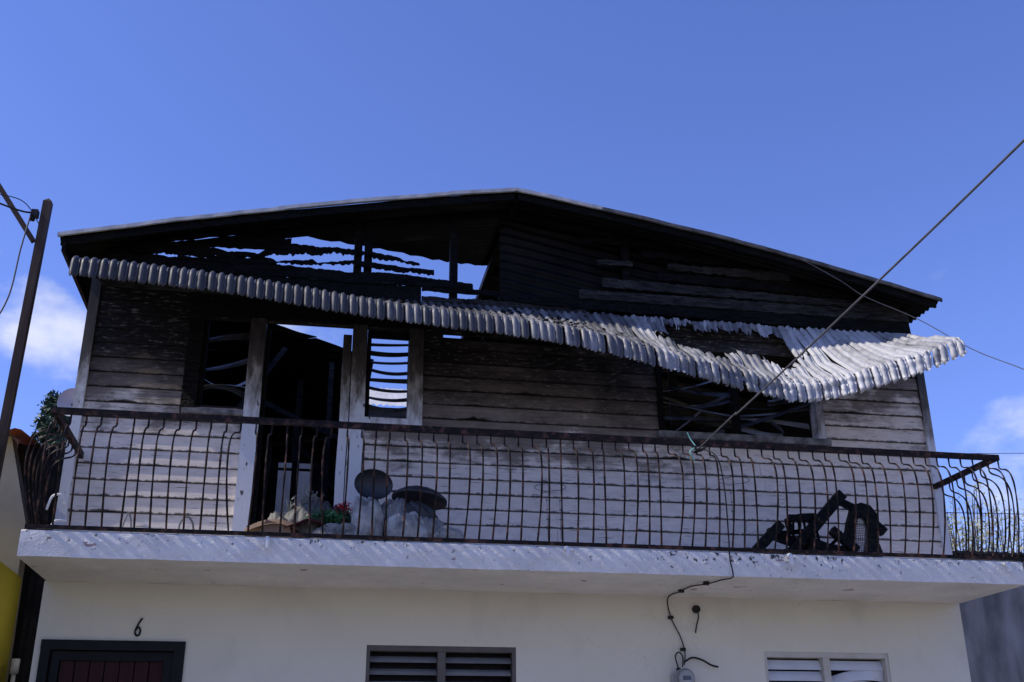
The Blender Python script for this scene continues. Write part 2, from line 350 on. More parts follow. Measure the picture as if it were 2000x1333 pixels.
# floor of the upper storey
# ------------------------------------------------------------------ upper storey siding
OP = [(.80, 1.41, 1.23, 2.06), (1.285, 2.27, -.1, 2.06), (2.2, 2.735, 1.17, 2.06), (4.82, 6.37, 1.18, 2.06)]
uw = MB()
for x in (0.03, .62, 1.35, 2.2, 2.68, 3.3, 3.95, 4.6, 4.84, 6.34, 6.9, 7.33): uw.box(x-.03, x+.03, .012, .09, 0, 2.32)
uw.box(.0, W, .012, .09, 2.24, 2.32); uw.box(4.85, 6.33, .013, .085, 1.12, 1.17)
upper = uw.build('upper_wall', 'char_soft', house)
PIT = .128
def board(x0, x1, zb, h, seed, parent, mat='siding'):
    n = max(2, int((x1-x0)/.16)+1); rows = []; vs = []
    tilt = random.uniform(-1, 1)*.0012; lift = random.choice((0, 0, 0, .004, .009))
    for i in range(n+1):
        x = x0+(x1-x0)*i/n; e = abs(2*i/n-1)
        dz = nz3(x*1.1, seed*3.1, 1)*.0022+tilt*(x-(x0+x1)/2); ch = max(0, nz3(x*9, seed*1.7, 5)-.34)*.06
        wy = nz3(x*.9, seed*2.3, 8)*.003-lift*e**4
        b = zb+.0045+dz+ch
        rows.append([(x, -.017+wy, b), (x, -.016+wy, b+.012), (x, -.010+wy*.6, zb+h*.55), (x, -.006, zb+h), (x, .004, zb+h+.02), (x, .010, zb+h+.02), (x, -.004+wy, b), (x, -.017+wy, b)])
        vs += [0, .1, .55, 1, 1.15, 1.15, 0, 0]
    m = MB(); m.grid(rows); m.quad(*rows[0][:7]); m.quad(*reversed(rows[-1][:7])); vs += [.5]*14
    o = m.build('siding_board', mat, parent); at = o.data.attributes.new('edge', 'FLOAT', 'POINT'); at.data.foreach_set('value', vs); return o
row = 0; z = -.02
while z < 2.28:
    iv = [(0.02, W-.03)]
    for (a, b, c, d) in OP:
        if z+PIT*.5 > c and z+PIT*.5 < d:
            nv = []
            for (p, q) in iv:
                if b <= p or a >= q: nv.append((p, q)); continue
                if a > p: nv.append((p, a))
                if b < q: nv.append((b, q))
            iv = nv
    for (p, q) in iv:
        if q-p < .05: continue
        cuts = [p]
        if q-p > 2.6: cuts.append(p+(q-p)*random.uniform(.3, .7))
        cuts.append(q)
        for a, b in zip(cuts, cuts[1:]):
            if a > 2.6 and a < 2.8 and 1.86 < z < 1.99:      # one board burnt away near the window: a slit of sky
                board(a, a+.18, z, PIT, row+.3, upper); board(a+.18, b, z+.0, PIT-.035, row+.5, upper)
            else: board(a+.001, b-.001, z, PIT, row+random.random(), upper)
    row += 1; z += PIT
# corner boards and trim
MB().box(-.035, .045, -.040, .06, -.0, 2.33).build('corner_board', 'trim', upper)
MB().box(W-.045, W+.03, -.040, .06, -.0, 2.33).build('corner_board', 'trim', upper)
def post(x0, x1, z0, z1, y0=-.05, y1=.09, name='door_post', mat='trim', parent=None):
    m = MB(); n = 10; R = []
    for i in range(n+1):
        zz = z0+(z1-z0)*i/n; j = nz3(zz*2, x0*3, 2)*.006
        R.append([(x0+j, y0, zz), (x1+j, y0+j*.5, zz), (x1+j, y1, zz), (x0+j, y1, zz), (x0+j, y0, zz)])
    m.grid(R); m.quad(*R[0][:4]); m.quad(*R[-1][:4]); return m.build(name, mat, parent or upper)
post(1.285, 1.412, 0, 2.06); post(2.14, 2.262, 0, 2.06)
post(2.06, 2.132, 0, 1.98, .0, .08, 'door_jamb')
post(1.418, 1.45, 0, 2.0, .02, .09, 'door_jamb', 'char_soft')
MB().box(.78, 2.76, -.046, .05, 2.062, 2.20).build('header_board', 'char_soft', upper)
# upper windows ------------------------------------------------------
def slat(x0, x1, z, y, sag, wd, ang, name, mat, parent, slope=0, curl=0, n=10):
    R = []
    for i in range(n+1):
        t = i/n; x = x0+(x1-x0)*t; s = 4*t*(1-t)
        a = ang+curl*(t-.5); dy, dz = math.cos(a)*wd/2, math.sin(a)*wd/2
        zz = z-sag*s+slope*(t-.5); yy = y+sag*.4*s
        R.append([(x, yy-dy, zz-dz), (x, yy, zz+.006), (x, yy+dy, zz+dz), (x, yy, zz-.001), (x, yy-dy, zz-dz)])
    m = MB(); m.grid(R); return m.build(name, mat, parent, False)
def window(x0, x1, z0, z1, label):
    o = put('window', None, house, (0, 0, 0)); o['label'] = label; return o
w1 = window(.92, 1.285, 1.24, 2.06, 'burnt-out window with a few buckled louvres')
post(.785, .905, 1.20, 2.06, -.045, .08, 'frame', 'char_soft', w1); post(.91, .94, 1.25, 2.05, .0, .08, 'frame', 'char_soft', w1)
MB().box(.80, 1.283, -.055, .08, 1.195, 1.236).build('sill', 'burnt_trim', w1)
for (zz, sg, an, sl_, mt) in ((1.52, .05, .5, .0, 'pale_slat'), (1.465, -.015, .2, .01, 'pale_slat'), (1.42, -.04, 1.0, -.05, 'burnt_slat'), (1.66, .01, .9, .10, 'burnt_slat'), (1.90, -.01, 1.2, .06, 'burnt_slat')):
    slat(.945, 1.28, zz, .06, sg, .07, an, 'slat', mt, w1, sl_, .5)
w2 = window(2.262, 2.62, 1.24, 2.0, 'narrow burnt window with sky between warped slats')
post(2.62, 2.745, 1.19, 2.06, -.047, .08, 'frame', 'trim', w2); post(2.268, 2.30, 1.24, 2.05, .0, .08, 'frame', 'char_soft', w2)
MB().box(2.266, 2.745, -.06, .08, 1.175, 1.232).build('sill', 'trim', w2)
for i in range(9):
    zz = 1.93-i*.082
    slat(2.30, 2.62, zz, .05, random.uniform(-.015, .02), .055, random.uniform(.75, 1.25), 'slat', 'burnt_slat', w2, random.uniform(-.025, .02), random.uniform(-.5, .5))
MB().box(2.30, 2.62, .0, .07, 1.985, 2.06).build('frame', 'char_soft', w2)
w3 = window(4.87, 6.30, 1.24, 2.0, 'wide burnt window with buckled louvres under the awning')
post(4.822, 4.872, 1.2, 2.06, -.04, .08, 'frame', 'char_soft', w3); post(6.30, 6.372, 1.2, 2.06, -.047, .08, 'frame', 'trim', w3); post(5.535, 5.585, 1.24, 2.06, -.01, .07, 'mullion', 'char_soft', w3)
post_ = MB(); post_.box(4.80, 6.40, -.075, .08, 1.185, 1.243); post_.build('sill', 'burnt_trim', w3)
for i in range(26):
    half = i % 2
    a, b = ((4.88, 5.53), (5.59, 6.29))[half]
    slat(a+random.choice((0, 0, .1, .3)), b-random.choice((0, 0, .08, .28)), 1.28+i*.027+random.uniform(-.02, .02), random.uniform(.04, .12), random.uniform(-.015, .03), .06, random.uniform(.3, 1.2), 'slat', 'pale_slat' if i in (1, 2, 5, 8, 9, 12, 15, 18, 21) else 'burnt_slat', w3, random.uniform(-.10, .30), random.uniform(-.7, .7))
# side, rear walls, floor partition (all charred, seen through the openings)
MB().box(0.0, .06, .1, DEP, 0, 2.58).build('side_wall', 'char_soft', house)
MB().box(W-.06, W, .1, DEP, 0, 2.58).build('side_wall', 'char_soft', house)
MB().prism([(.06, 0), (W-.06, 0), (W-.06, 2.58), (3.52, 3.30), (3.4, 2.3), (2.5, 2.25), (2.45, 3.08), (.06, 2.6)], DEP-.1, DEP).build('rear_wall', 'char_soft', house)
MB().box(2.75, 2.83, 1.2, DEP-.1, 0, 1.9).build('partition_wall', 'char_soft', house)
for (a, b, w_) in (((1.62, 3.4, 0), (1.66, 3.4, 2.75), .09), ((2.02, 3.0, 0), (2.0, 3.0, 2.85), .08), ((1.30, 2.6, 2.2), (2.45, 2.8, 1.75), .07), ((1.5, 4.4, 2.5), (2.3, 4.2, 1.5), .08), ((5.1, 1.4, 1.0), (6.3, 1.6, 2.3), .08), ((4.8, 1.2, 2.2), (6.5, 1.3, 1.7), .07), ((5.75, 2.2, 0), (5.75, 2.2, 2.8), .09), ((.95, 1.8, 1.6), (1.5, 2.0, 2.6), .07)):
    m = MB(); m.beam(a, b, w_, w_*.7); m.build('burnt_timber', 'char_grey', house)
# ------------------------------------------------------------------ gable boards
gable = MB()
for x in (2.145, 2.235, 3.0, 4.6, 5.6, 6.6):
    top = min(zl(x), zr(x))-.03; gable.box(x-.035, x+.035, .012, .08, 2.33, top)
for i in range(12):
    for (p, q, f) in ((.02, 3.5, zl), (3.53, 7.38, zr)):
        a, b = p+(q-p)*i/12, p+(q-p)*(i+1)/12; gable.beam((a, .05, f(a)-.045), (b, .05, f(b)-.045), .06, .05, (0, 1, 0))
gable = gable.build('gable_wall', 'char', house)
gs = MB(); R_ = []
for i in range(31):
    x = 3.43+i*(2.3/30); top = min(zr(x), zl(x))-.03; R_.append([(x, .10+.010*math.sin(2*math.pi*((2.38+(top-2.38)*j/60)+.19*x)/.09)+.02*nz3(x*2, j*.05, 3), 2.38+(top-2.38)*j/60+(.03*nz3(x*6, 2, 2) if j == 0 else 0)) for j in range(61)])
gs.grid(R_); gs.build('gable_sheet', 'roof_metal', gable, True)
def rag(tab, seed, amp=.012, teeth=0., y=-.02):
    x0, x1 = tab[0][0], tab[-1][0]; n = max(3, int((x1-x0)/.014)); R = []
    for i in range(n+1):
        x = x0+(x1-x0)*i/n
        zb = lerp_table([(a, b) for a, b, c in tab], x); zt = lerp_table([(a, c) for a, b, c in tab], x)
        g_ = 1.5 if x < 3.4 else 1.
        zb += nz3(x*7, seed, 1)*amp*g_+nz3(x*37, seed, 4)*teeth+(round(nz3(x*19, seed, 2)*3)/3)*amp*.9; zt += nz3(x*8, seed, 7)*amp*g_+nz3(x*41, seed, 9)*amp*.7+(round(nz3(x*17, seed, 5)*3)/3)*amp*.9
        lim = min(zl(x), zr(x))-.012
        zt = min(zt, lim); zb = min(zb, zt-.004)
        wy = nz3(x*1.2, seed, 13)*.008
        R.append([(x, y-.008+wy, zb), (x, y+.006+wy, zt), (x, y+.022+wy, zt), (x, y+.014+wy, zb), (x, y-.008+wy, zb)])
    m = MB(); m.grid(R); m.quad(*R[0][:4]); m.quad(*R[-1][:4]); m.build('gable_board', 'char_grey' if seed in (7, 9, 10, 12, 13) else 'char', gable)
rag([(.04, 2.60, 2.64), (.5, 2.62, 2.72), (.95, 2.715, 2.80), (1.3, 2.72, 2.845), (1.56, 2.80, 2.845)], 1)
rag([(.2, 2.61, 2.66), (.5, 2.612, 2.70), (.9, 2.61, 2.70), (1.0, 2.62, 2.685), (1.3, 2.64, 2.685), (1.42, 2.685, 2.79), (1.54, 2.69, 2.80), (2.1, 2.75, 2.79), (2.4, 2.71, 2.765), (2.69, 2.685, 2.70)], 2, .012, .03)
rag([(.62, 2.575, 2.612), (.66, 2.575, 2.60), (.84, 2.575, 2.60), (.87, 2.575, 2.62), (1.40, 2.57, 2.65), (1.45, 2.603, 2.622), (1.75, 2.61, 2.665), (1.80, 2.62, 2.63), (2.1, 2.634, 2.684), (2.4, 2.61, 2.665), (2.82, 2.60, 2.645)], 3, .01, .02)
rag([(.04, 2.465, 2.587), (1.4, 2.47, 2.60), (1.5, 2.47, 2.585), (2.1, 2.46, 2.572), (2.4, 2.47, 2.59), (2.8, 2.48, 2.565), (3.17, 2.465, 2.54)], 4, .010)
rag([(.03, 2.325, 2.475), (2.71, 2.325, 2.475)], 5, .006)
rag([(2.715, 2.435, 2.49), (3.4, 2.43, 2.485)], 6, .008)
rag([(2.715, 2.30, 2.385), (4.2, 2.31, 2.40)], 7, .008)
rag([(3.4, 2.40, 2.45), (3.9, 2.37, 2.47), (7.37, 2.33, 2.47)], 8, .008)
rag([(4.14, 2.47, 2.565), (7.37, 2.465, 2.58)], 9, .008)
rag([(4.36, 2.60, 2.695), (5.0, 2.595, 2.69), (7.3, 2.58, 2.64)], 10, .010)
rag([(4.90, 2.715, 2.80), (5.4, 2.70, 2.80), (6.8, 2.69, 2.75)], 11, .016)
rag([(4.32, 2.83, 2.885), (4.66, 2.83, 2.89)], 12, .010)
rag([(5.0, 2.83, 2.90), (6.2, 2.81, 2.9)], 13, .018)
rag([(4.75, 2.94, 3.00), (5.6, 2.92, 3.02)], 14, .016)
rag([(4.2, 3.04, 3.1), (5.0, 3.05, 3.12)], 15, .02)
# ------------------------------------------------------------------ roof
roof = put('roof', None, house)
CP = .076
def cor(y): return .010*math.sin(2*math.pi*y/CP)
def sheet(x0, x1, zf, ya, yb, nx, name='roof_sheet', parent=roof, mat='roof_metal', warp=.01, seed=0):
    """corrugated sheet; ya(x), yb(x) give its front and back edge"""
    R = []
    for i in range(nx+1):
        x = x0+(x1-x0)*i/nx; a, b = ya(x), yb(x); ny = 80
        R.append([(x, a+(b-a)*j/ny, zf(x)+cor(a+(b-a)*j/ny)+warp*nz3(x*.8, (a+(b-a)*j/ny)*.9, seed)) for j in range(ny+1)])
    m = MB(); m.grid(R); return m.build(name, mat, parent, True)
fb = [(-.277, 2.6), (.05, 1.5), (.28, .10), (.5, .04), (1.5, .05), (1.69, .22), (2.11, .48), (3.02, 1.04), (3.52, 1.25)]
sheet(-.277, 3.517, zl, lambda x: -.326, lambda x: min(.40, lerp_table(fb, x))+.012*nz3(x*9, 1, 2), 40)
sheet(-.277, .30, zl, lambda x: .40, lambda x: max(.41, lerp_table(fb, x)), 8)
sheet(1.98, 3.517, lambda x: zl(x)+.004, lambda x: .37, lambda x: max(.38, lerp_table(fb, x))+.02*nz3(x*7, 3, 2), 20)
ed = lambda x: max(1.7, 2.17+(x-1.39)*1.25)
for k in range(5):                                    # what is left of the slope at the back
    a, b = 1.7+k*.97, 1.7+(k+1)*.97+.03
    x1 = min(2.5, 1.39+(b-2.17)/1.25)
    sheet(-.277, x1, lambda x, k=k: zl(x)-(.0, .016, .018, .018, .018)[k], lambda x, a=a, b=b: min(max(a, ed(x)), b-.01), lambda x, b=b: b, 12)
for k in range(9):
    a = -.326+k*.76
    sheet(3.517, 7.542, lambda x, k=k: zr(x)+.003*(k % 2), lambda x, a=a: a, lambda x, a=a: a+.79, 14, warp=.014, seed=20)
rf = MB()                                             # purlins and rafters under the right slope
for k in range(8): rf.beam((3.56, .75*k+.5, zr(3.56)-.06), (7.4, .75*k+.5, zr(7.4)-.06), .05, .08)
rf.build('rafter', 'char_soft', roof)
def verge(p, q, n, name, mat='verge'):
    m = MB(); R = []
    for i in range(n+1):
        t = i/n; x = p[0]+(q[0]-p[0])*t; zz = (zl(x) if x < 3.517 else zr(x))+.008+p[1]+.006*nz3(x*2.5, 3, 3)+.003*nz3(x*12, 3, 3)
        R.append([(x, -.330, zz-.022), (x, -.345, zz-.018), (x, -.345+.004*nz3(x*9, 1, 1), zz+.014), (x, -.25, zz+.022), (x, -.25, zz+.016), (x, -.330, zz+.006)])
    m.grid(R); m.build(name, mat, roof)
verge((-.285, 0), (1.5, 0), 50, 'verge_flashing'); verge((1.44, .006), (3.516, .006), 60, 'verge_flashing'); verge((3.518, 0), (4.3, 0), 24, 'verge_flashing'); verge((4.28, -.006), (7.545, -.006), 90, 'verge_flashing', 'dark_verge')
def vboard(x0, x1, f, y):
    m = MB(); m.grid([[(x, y-.015, f(x)-.075), (x, y-.015, f(x)-.012), (x, y+.015, f(x)-.012), (x, y+.015, f(x)-.075), (x, y-.015, f(x)-.075)] for x in [x0+(x1-x0)*i/24 for i in range(25)]]); m.build('verge_board', 'char', roof)
vboard(3.53, 7.5, zr, -.29)
vboard(-.26, 3.5, zl, -.29)
MB().box(3.43, 3.62, -.335, .4, 3.352, 3.366).build('ridge_cap', 'verge', roof)
MB().box(3.49, 3.545, -.27, 6.4, 3.26, 3.325).build('ridge_beam', 'char', roof)
m = MB(); m.beam((-.23, -.31, 2.475), (-.23, 2.3, 2.475), .03, .10); m.build('eave_board', 'char', roof)
# ------------------------------------------------------------------ ground floor door and windows
dr = put('entrance_door', None, house)
MB().box(.087-.07, 1.018+.01, GY-.02, GY+.12, LZ-.07, LZ).box(.02, .085, GY-.02, GY+.12, GZ, LZ-.07).box(.955, 1.03, GY-.02, GY+.12, GZ, LZ-.07).build('door_frame', 'black_frame', dr)
MB().box(.09, .95, GY+.03, GY+.10, LZ-.14, LZ-.075).box(.09, .15, GY+.03, GY+.10, GZ+.3, LZ-.14).box(.885, .95, GY+.03, GY+.10, GZ+.3, LZ-.14).build('leaf_frame', 'black_frame', dr)
for i in range(7):
    a = .152+i*.1046; MB().box(a+.004, a+.1, GY+.06, GY+.09, GZ+.3, LZ-.14).build('door_plank', 'door_wood', dr)
MB().box(.15, .885, GY+.092, GY+.11, GZ+.3, LZ-.14).build('backing_panel', 'black_frame', dr)
def louvre(x0, x1, fm, sm, pitch, tilt, bent=False, label=''):
    o = put('louvre_window', None, house); o['label'] = label
    fr = MB(); z1, z0 = LZ, -1.72; xm = (x0+x1)/2
    fr.box(x0, x1, GY+.01, GY+.12, z1-.04, z1).box(x0, x0+.028, GY+.01, GY+.12, z0, z1-.04).box(x1-.028, x1, GY+.01, GY+.12, z0, z1-.04).box(xm-.03, xm+.03, GY+.02, GY+.11, z0, z1-.04).box(x0+.03, x1-.03, GY+.02, GY+.11, z0, z0+.04)
    fr.build('frame', fm, o)
    MB().box(x0+.03, x1-.03, GY+.17, GY+.18, z0, z1-.04).build('dark_room_sheet', 'black_frame', o)  # black sheet standing in for the unlit room behind the slats
    k = 0; zz = z1-.06-pitch*.4
    while zz > z0+.05:
        for s, (a, b) in enumerate(((x0+.032, xm-.034), (xm+.034, x1-.032))):
            bd = bent and s == 1 and k in (1, 2)
            slat(a, b, zz-(.02 if bd else 0), GY+.07, -.03 if bd else 0, .088 if tilt > .5 else .07, tilt+(.25 if bd else 0), 'slat', sm, o, .05 if bd and k == 1 else 0, .7 if bd else 0)
        k += 1; zz -= pitch
    return o
louvre(WA[0], WA[1], 'brown_frame', 'grey_slat', .092, .62, label='brown-framed louvre window with open grey slats')
louvre(WB[0], WB[1], 'cream_frame', 'white_slat', .088, 1.12, True, label='white louvre window with one bent slat')
# ------------------------------------------------------------------ house number
m = MB(); pts = [(.713, 0, .085), (.690, 0, .045), (.668, 0, -.01), (.655, 0, -.055), (.660, 0, -.092), (.682, 0, -.107), (.702, 0, -.088), (.704, 0, -.045), (.690, 0, -.018), (.672, 0, -.022), (.660, 0, -.05)]
m.tube([(.68+(p.x-.684)*.72, GY-.008, (p.z+.011)*.66-.502) for p in spline(pts, 5)], .0072, 6)
tag(m.build('house_number', 'black_frame', None, True), 'thin black numeral 6 fixed to the white wall above the dark door', 'house number')
# ------------------------------------------------------------------ awning
aw = thing('metal_awning', 'long ribbed aluminium awning sagging and torn by fire above the balcony', 'awning')
BZ = [(.0, 2.03), (.42, 2.021), (.98, 1.994), (1.36, 1.965), (1.74, 1.929), (2.14, 1.889), (2.53, 1.863), (2.94, 1.841), (3.35, 1.823), (3.77, 1.793), (4.2, 1.735), (4.64, 1.664), (5.09, 1.602), (5.33, 1.559), (5.56, 1.53), (5.84, 1.51), (6.02, 1.534), (6.23, 1.577), (6.45, 1.632), (6.66, 1.693), (6.88, 1.772), (7.11, 1.87), (7.3, 1.94), (7.5, 1.99)]
AZ, AL, RW = 2.31, 1.06, .0705
def bend_z(x): return sum(lerp_table(BZ, x+d) for d in (-.12, -.06, 0, .06, .12))/5
def awning_path(x, t0, t1, hole, jx, jl):
    zb = bend_z(x); dz = AZ-zb; yb = -math.sqrt(max(.2, AL*AL-dz*dz)); sag = .16*dz*(.15+.45*min(1, max(0, (dz-.40)/.12)))
    A = Vector((x, -.03, AZ)); d = Vector((0, yb+.03, zb-AZ)); path = []; n = 7 if t1 == 1 else 4
    for k in range(n+1):
        t = t0+(t1-t0)*k/n; p = A+d*t; p.z -= sag*math.sin(math.pi*t); p.x += jx*t
        if hole: p.z += .02*nz3(x*9, t*4, 2)*t; p.x += .012*nz3(x*7, t*3, 6)
        path.append((p, 1.))
    if t1 == 1:
        dn = d.normalized(); p = path[-1][0].copy(); ang = math.atan2(dn.z, -dn.y); end = -math.radians(82)
        for k in range(1, 7):
            a = ang+(end-ang)*k/6; p = p+Vector((0, -math.cos(a), math.sin(a)))*.017; path.append((p.copy(), 1.))
        for q, ws in ((.05+jl, 1.), (.022, .97), (.014, .84), (.010, .62), (.006, .32)):
            p = p+Vector((0, -math.cos(end), math.sin(end)))*q; path.append((p.copy(), ws))
    return path
def rib(i):
    xc = .06+i*RW; hole = 4.62 < xc < 6.20
    lo = lerp_table([(4.62, .30), (4.9, .48), (5.25, .72), (5.36, .50), (5.45, .48), (5.68, .50), (5.84, .74), (5.95, .58), (6.10, .50), (6.2, .30)], xc)+random.uniform(-.05, .05)
    hi = lerp_table([(4.62, .22), (4.75, .30), (4.95, .14), (5.5, .10), (5.9, .12), (6.05, .35), (6.2, .4)], xc)*random.uniform(.5, 1.5)
    segs = [(0., 1.)] if not hole or lo <= hi+.02 else [(0., hi), (lo, 1.)]
    u = [-.5, -.45, -.30, -.12, .06, .18, .24, .30, .37, .44, .5]; hh = [.0, .009, .020, .023, .016, .003, .001, .008, .010, .007, .0]
    jx = random.uniform(-.006, .006)*(1 if xc < 3.5 else 2); jl = random.uniform(-.005, .005); wob = random.uniform(-.006, .006) if xc > 4.4 else random.uniform(-.002, .002)
    for (t0, t1) in segs:
        cols = [awning_path(xc+a*RW, t0, t1, hole, jx, jl) for a in u]; mid = cols[3]; n = len(mid); R = []
        for k in range(n):
            tg = (mid[min(n-1, k+1)][0]-mid[max(0, k-1)][0]).normalized(); nn = Vector((1, 0, 0)).cross(tg)
            if (nn.z < 0 and k < 6) or (nn.y > 0 and k >= 6): nn = -nn
            torn = (t0 > 0 and k == 0) or (t1 < 1 and k == n-1); row = []
            for c_, b in zip(cols, hh):
                p, ws = c_[k]; q = p.copy(); q.x = mid[k][0].x+(p.x-mid[k][0].x)*ws
                dent = (.014 if xc < 4.3 else .030)*(.3-abs(nz3(xc*4.1, k*.8, 4)))+.008*nz3(xc*1.7, k*.3, 9)+wob*math.sin(k*.5); row.append(q+nn*(b+dent*(.4+min(1, max(0, (xc-2.6)/2))))+(tg*random.uniform(-.04, .04) if torn else Vector((0, 0, 0))))
            R.append(row)
        m = MB(); m.grid(R); m.build('awning_rib', 'awning_metal', aw, True)
NR = int((7.22-.0)/RW)
for i in range(NR): rib(i)
m = MB(); m.beam((.03, -.03, AZ-.02), (W, -.03, AZ-.02), .03, .04); m.build('mounting_rail', 'burnt_slat', aw)
m = MB()                                             # flakes of charcoal lying on the sheets
for k in range(420):
    x = random.gauss(3.3, .75); t = random.betavariate(2, 2.2)
    if not .9 < x < 5.4 or (4.6 < x and t < .8): continue
    zb = bend_z(x); dz = AZ-zb; yb = -math.sqrt(AL*AL-dz*dz); p = Vector((x, -.03+(yb+.03)*t, AZ-dz*t-.16*dz*math.sin(math.pi*t)*(.6 if dz > .45 else .15)+.024))
    s = random.uniform(.006, .026); a = random.uniform(0, 3.1)
    m.beam(p, p+Vector((math.cos(a)*s*1.6, math.sin(a)*s, random.uniform(-.3, .3)*s)), s*.7, s*.5)
tag(m.build('charcoal_flake', 'char', aw), kind='stuff')
for k in range(26):                                  # ragged strips dangling in the tear
    m = MB()
    x = random.uniform(4.65, 6.1); y = random.uniform(-.15, -.06); z0 = AZ-.02; l = random.uniform(.03, .13)
    R = [[(x+random.uniform(-.01, .01)+s*.012*(1-.6*q), y-q*.02, z0-l*q) for s in (-1, 1)] for q in (0, .35, .7, 1)]
    m.grid(R); m.build('torn_strip', 'pale_slat', aw)
# ------------------------------------------------------------------ railing
rl = thing('balcony_railing', 'dark iron balcony railing with pot-bellied bars along the slab edge', 'railing')
RX0, RX1, RY, RZ = .064, 7.362, -.975, .856
prof = [(0, .84), (0, .79), (.006, .768), (.03, .752), (.085, .735), (.132, .695), (.158, .63), (.165, .56), (.162, .47), (.150, .37), (.125, .25), (.09, .13), (.055, .03)]
m = MB(); m.tube([(0, -o, z_) for o, z_ in spline([(a, b, 0) for a, b in prof], 3) and [(p.x, p.y) for p in spline([(a, b, 0) for a, b in prof], 3)]], .0075, 4, .16)
bal = m.mesh('baluster', 'iron')
n = 68
for i in range(n+1):
    x = RX0+(RX1-RX0)*i/n
    b = put('baluster', bal, rl, (x+random.uniform(-.006, .006), RY, random.uniform(-.004, .004)), random.gauss(0, .13)); b.rotation_euler.x = random.uniform(-.02, .02)
for i in range(1, 8):
    y = RY+i*.118
    b = put('baluster', bal, rl, (RX1, y, 0), math.pi/2+random.uniform(-.08, .08)); b = put('baluster', bal, rl, (RX0, y, 0), -math.pi/2+random.uniform(-.25, .25))
    b.rotation_euler.y = random.uniform(-.05, .05)
m = MB(); R = []
for i in range(41):
    x = RX0-.02+(RX1-RX0+.04)*i/40; j = .006*nz3(x*1.2, 2, 2)
    R.append([(x, RY-.018, RZ-.022+j), (x, RY-.018, RZ+.024+j), (x, RY+.012, RZ+.024+j), (x, RY+.012, RZ-.022+j), (x, RY-.018, RZ-.022+j)])
m.grid(R); m.quad(*R[0][:4]); m.quad(*R[-1][:4]); m.build('top_rail', 'iron', rl)
MB().beam((RX1, RY+.012, RZ), (RX1, -.03, RZ), .03, .046).build('side_rail', 'iron', rl)
MB().beam((RX0, RY+.012, RZ), (RX0+.03, -.05, RZ-.06), .03, .05).build('side_rail', 'iron', rl)
MB().box(RX0-.05, RX1+.05, RY-.066, RY-.04, .008, .034).build('bottom_rail', 'iron', rl)
MB().box(RX1+.04, RX1+.066, RY-.04, -.04, .008, .034).build('bottom_rail', 'iron', rl)
MB().box(RX0-.066, RX0-.04, RY-.04, -.04, .008, .034).build('bottom_rail', 'iron', rl)
# ------------------------------------------------------------------ rubbish on the balcony
def blob(name, loc, sx, sy, sz, seed, mat, amp=.28, fr=3.2, folds=True):
    rng = random.Random(seed); nu, nv = 72, 30; R = []; lean = Vector((rng.uniform(-.5, .5), rng.uniform(-.4, .1), 0)); nf = rng.randint(5, 8); ph0 = rng.uniform(0, 6)
    for j in range(nv+1):
        v = j/nv; ph = math.pi*v; r = []
        for i in range(nu+1):
            th = 2*math.pi*(i % nu)/nu; d = Vector((math.sin(ph)*math.cos(th), math.sin(ph)*math.sin(th), math.cos(ph)))
            k = 1+amp*.6*noise.noise(d*1.3+Vector((seed*3.7, 0, 0)))
            if folds:                                # pleats running down from the gathered neck, plus sharp crumples
                w_ = max(0, 1-v*1.15); a = th*nf+ph0+2.2*noise.noise(d*1.6+Vector((0, seed, 0)))
                k += .13*w_**.6*(abs(math.sin(a))-.5); k += .10*(.25-abs(noise.noise(Vector((d.x*2.2, d.y*2.2, d.z*4+seed)))))
                k += .05*(.2-abs(noise.noise(Vector((d.x*6+seed, d.y*6, d.z*3)))))
                if v < .16: k *= .55+2.8*v
            else: k += amp*.4*noise.noise(d*fr+Vector((0, 0, seed)))
            zz = d.z*sz*k; q = max(0, zz)/sz
            r.append((d.x*sx*k+lean.x*q*q*sx, d.y*sy*k+lean.y*q*q*sy, max(-.45*sz, zz)))
        R.append(r)
    m = MB(); m.grid(R); o = m.build(name, mat, None, True); o.location = loc; return o
G = 'sacks piled on the balcony'
for (loc, sz, sd_, mat, lb) in (
    ((2.30, -.74, .17), (.115, .12, .20), 1, 'sack', 'bright white plastic sack standing below the tilted round dish'),
    ((2.46, -.62, .19), (.13, .14, .20), 2, 'grey_sack', 'creased greyish sack behind the bright white one'),
    ((2.60, -.76, .11), (.15, .12, .145), 3, 'sack', 'slumped white sack in the middle of the pile'),
    ((2.76, -.70, .10), (.15, .13, .13), 4, 'grey_sack', 'dirty sack under the flat dark dish'),
    ((2.88, -.78, .07), (.12, .10, .09), 12, 'sack', 'rightmost low white sack at the end of the pile'),
    ((2.10, -.76, .07), (.20, .12, .09), 5, 'sack', 'flat crumpled white sheet in front of the doorway'),
    ((1.86, -.60, .17), (.17, .14, .18), 6, 'dark_sack', 'grey crumpled bag behind the cardboard in the doorway'),
    ((1.70, -.56, .12), (.14, .14, .13), 8, 'dark_sack', 'dirty dark bag at the left end of the heap in the doorway'),
    ((2.66, -.56, .20), (.20, .12, .17), 14, 'black_bag', 'black burnt bag wedged behind the white sacks below the flat dish'),
    ((2.38, -.66, .10), (.09, .12, .12), 15, 'black_bag', 'small black bag squeezed between the two leftmost white sacks'),
    ((2.08, -.56, .16), (.13, .13, .17), 11, 'black_bag', 'dark burnt bag under the red flowers')):
    tag(blob('sack', loc, sz[0]*1.05, sz[1], sz[2]*1.15, sd_, mat, .42, 3.6), lb, 'sack', G)
cb = thing('cardboard_box', 'squashed brown cardboard box at the foot of the white door post', 'box', loc=(1.62, -.72, .03))
m = MB(); m.grid([[(-.16+.02*math.sin(k), -.08, z_) for k, z_ in enumerate((0, .06))] for q in range(2)]); m.v = []; m.f = []
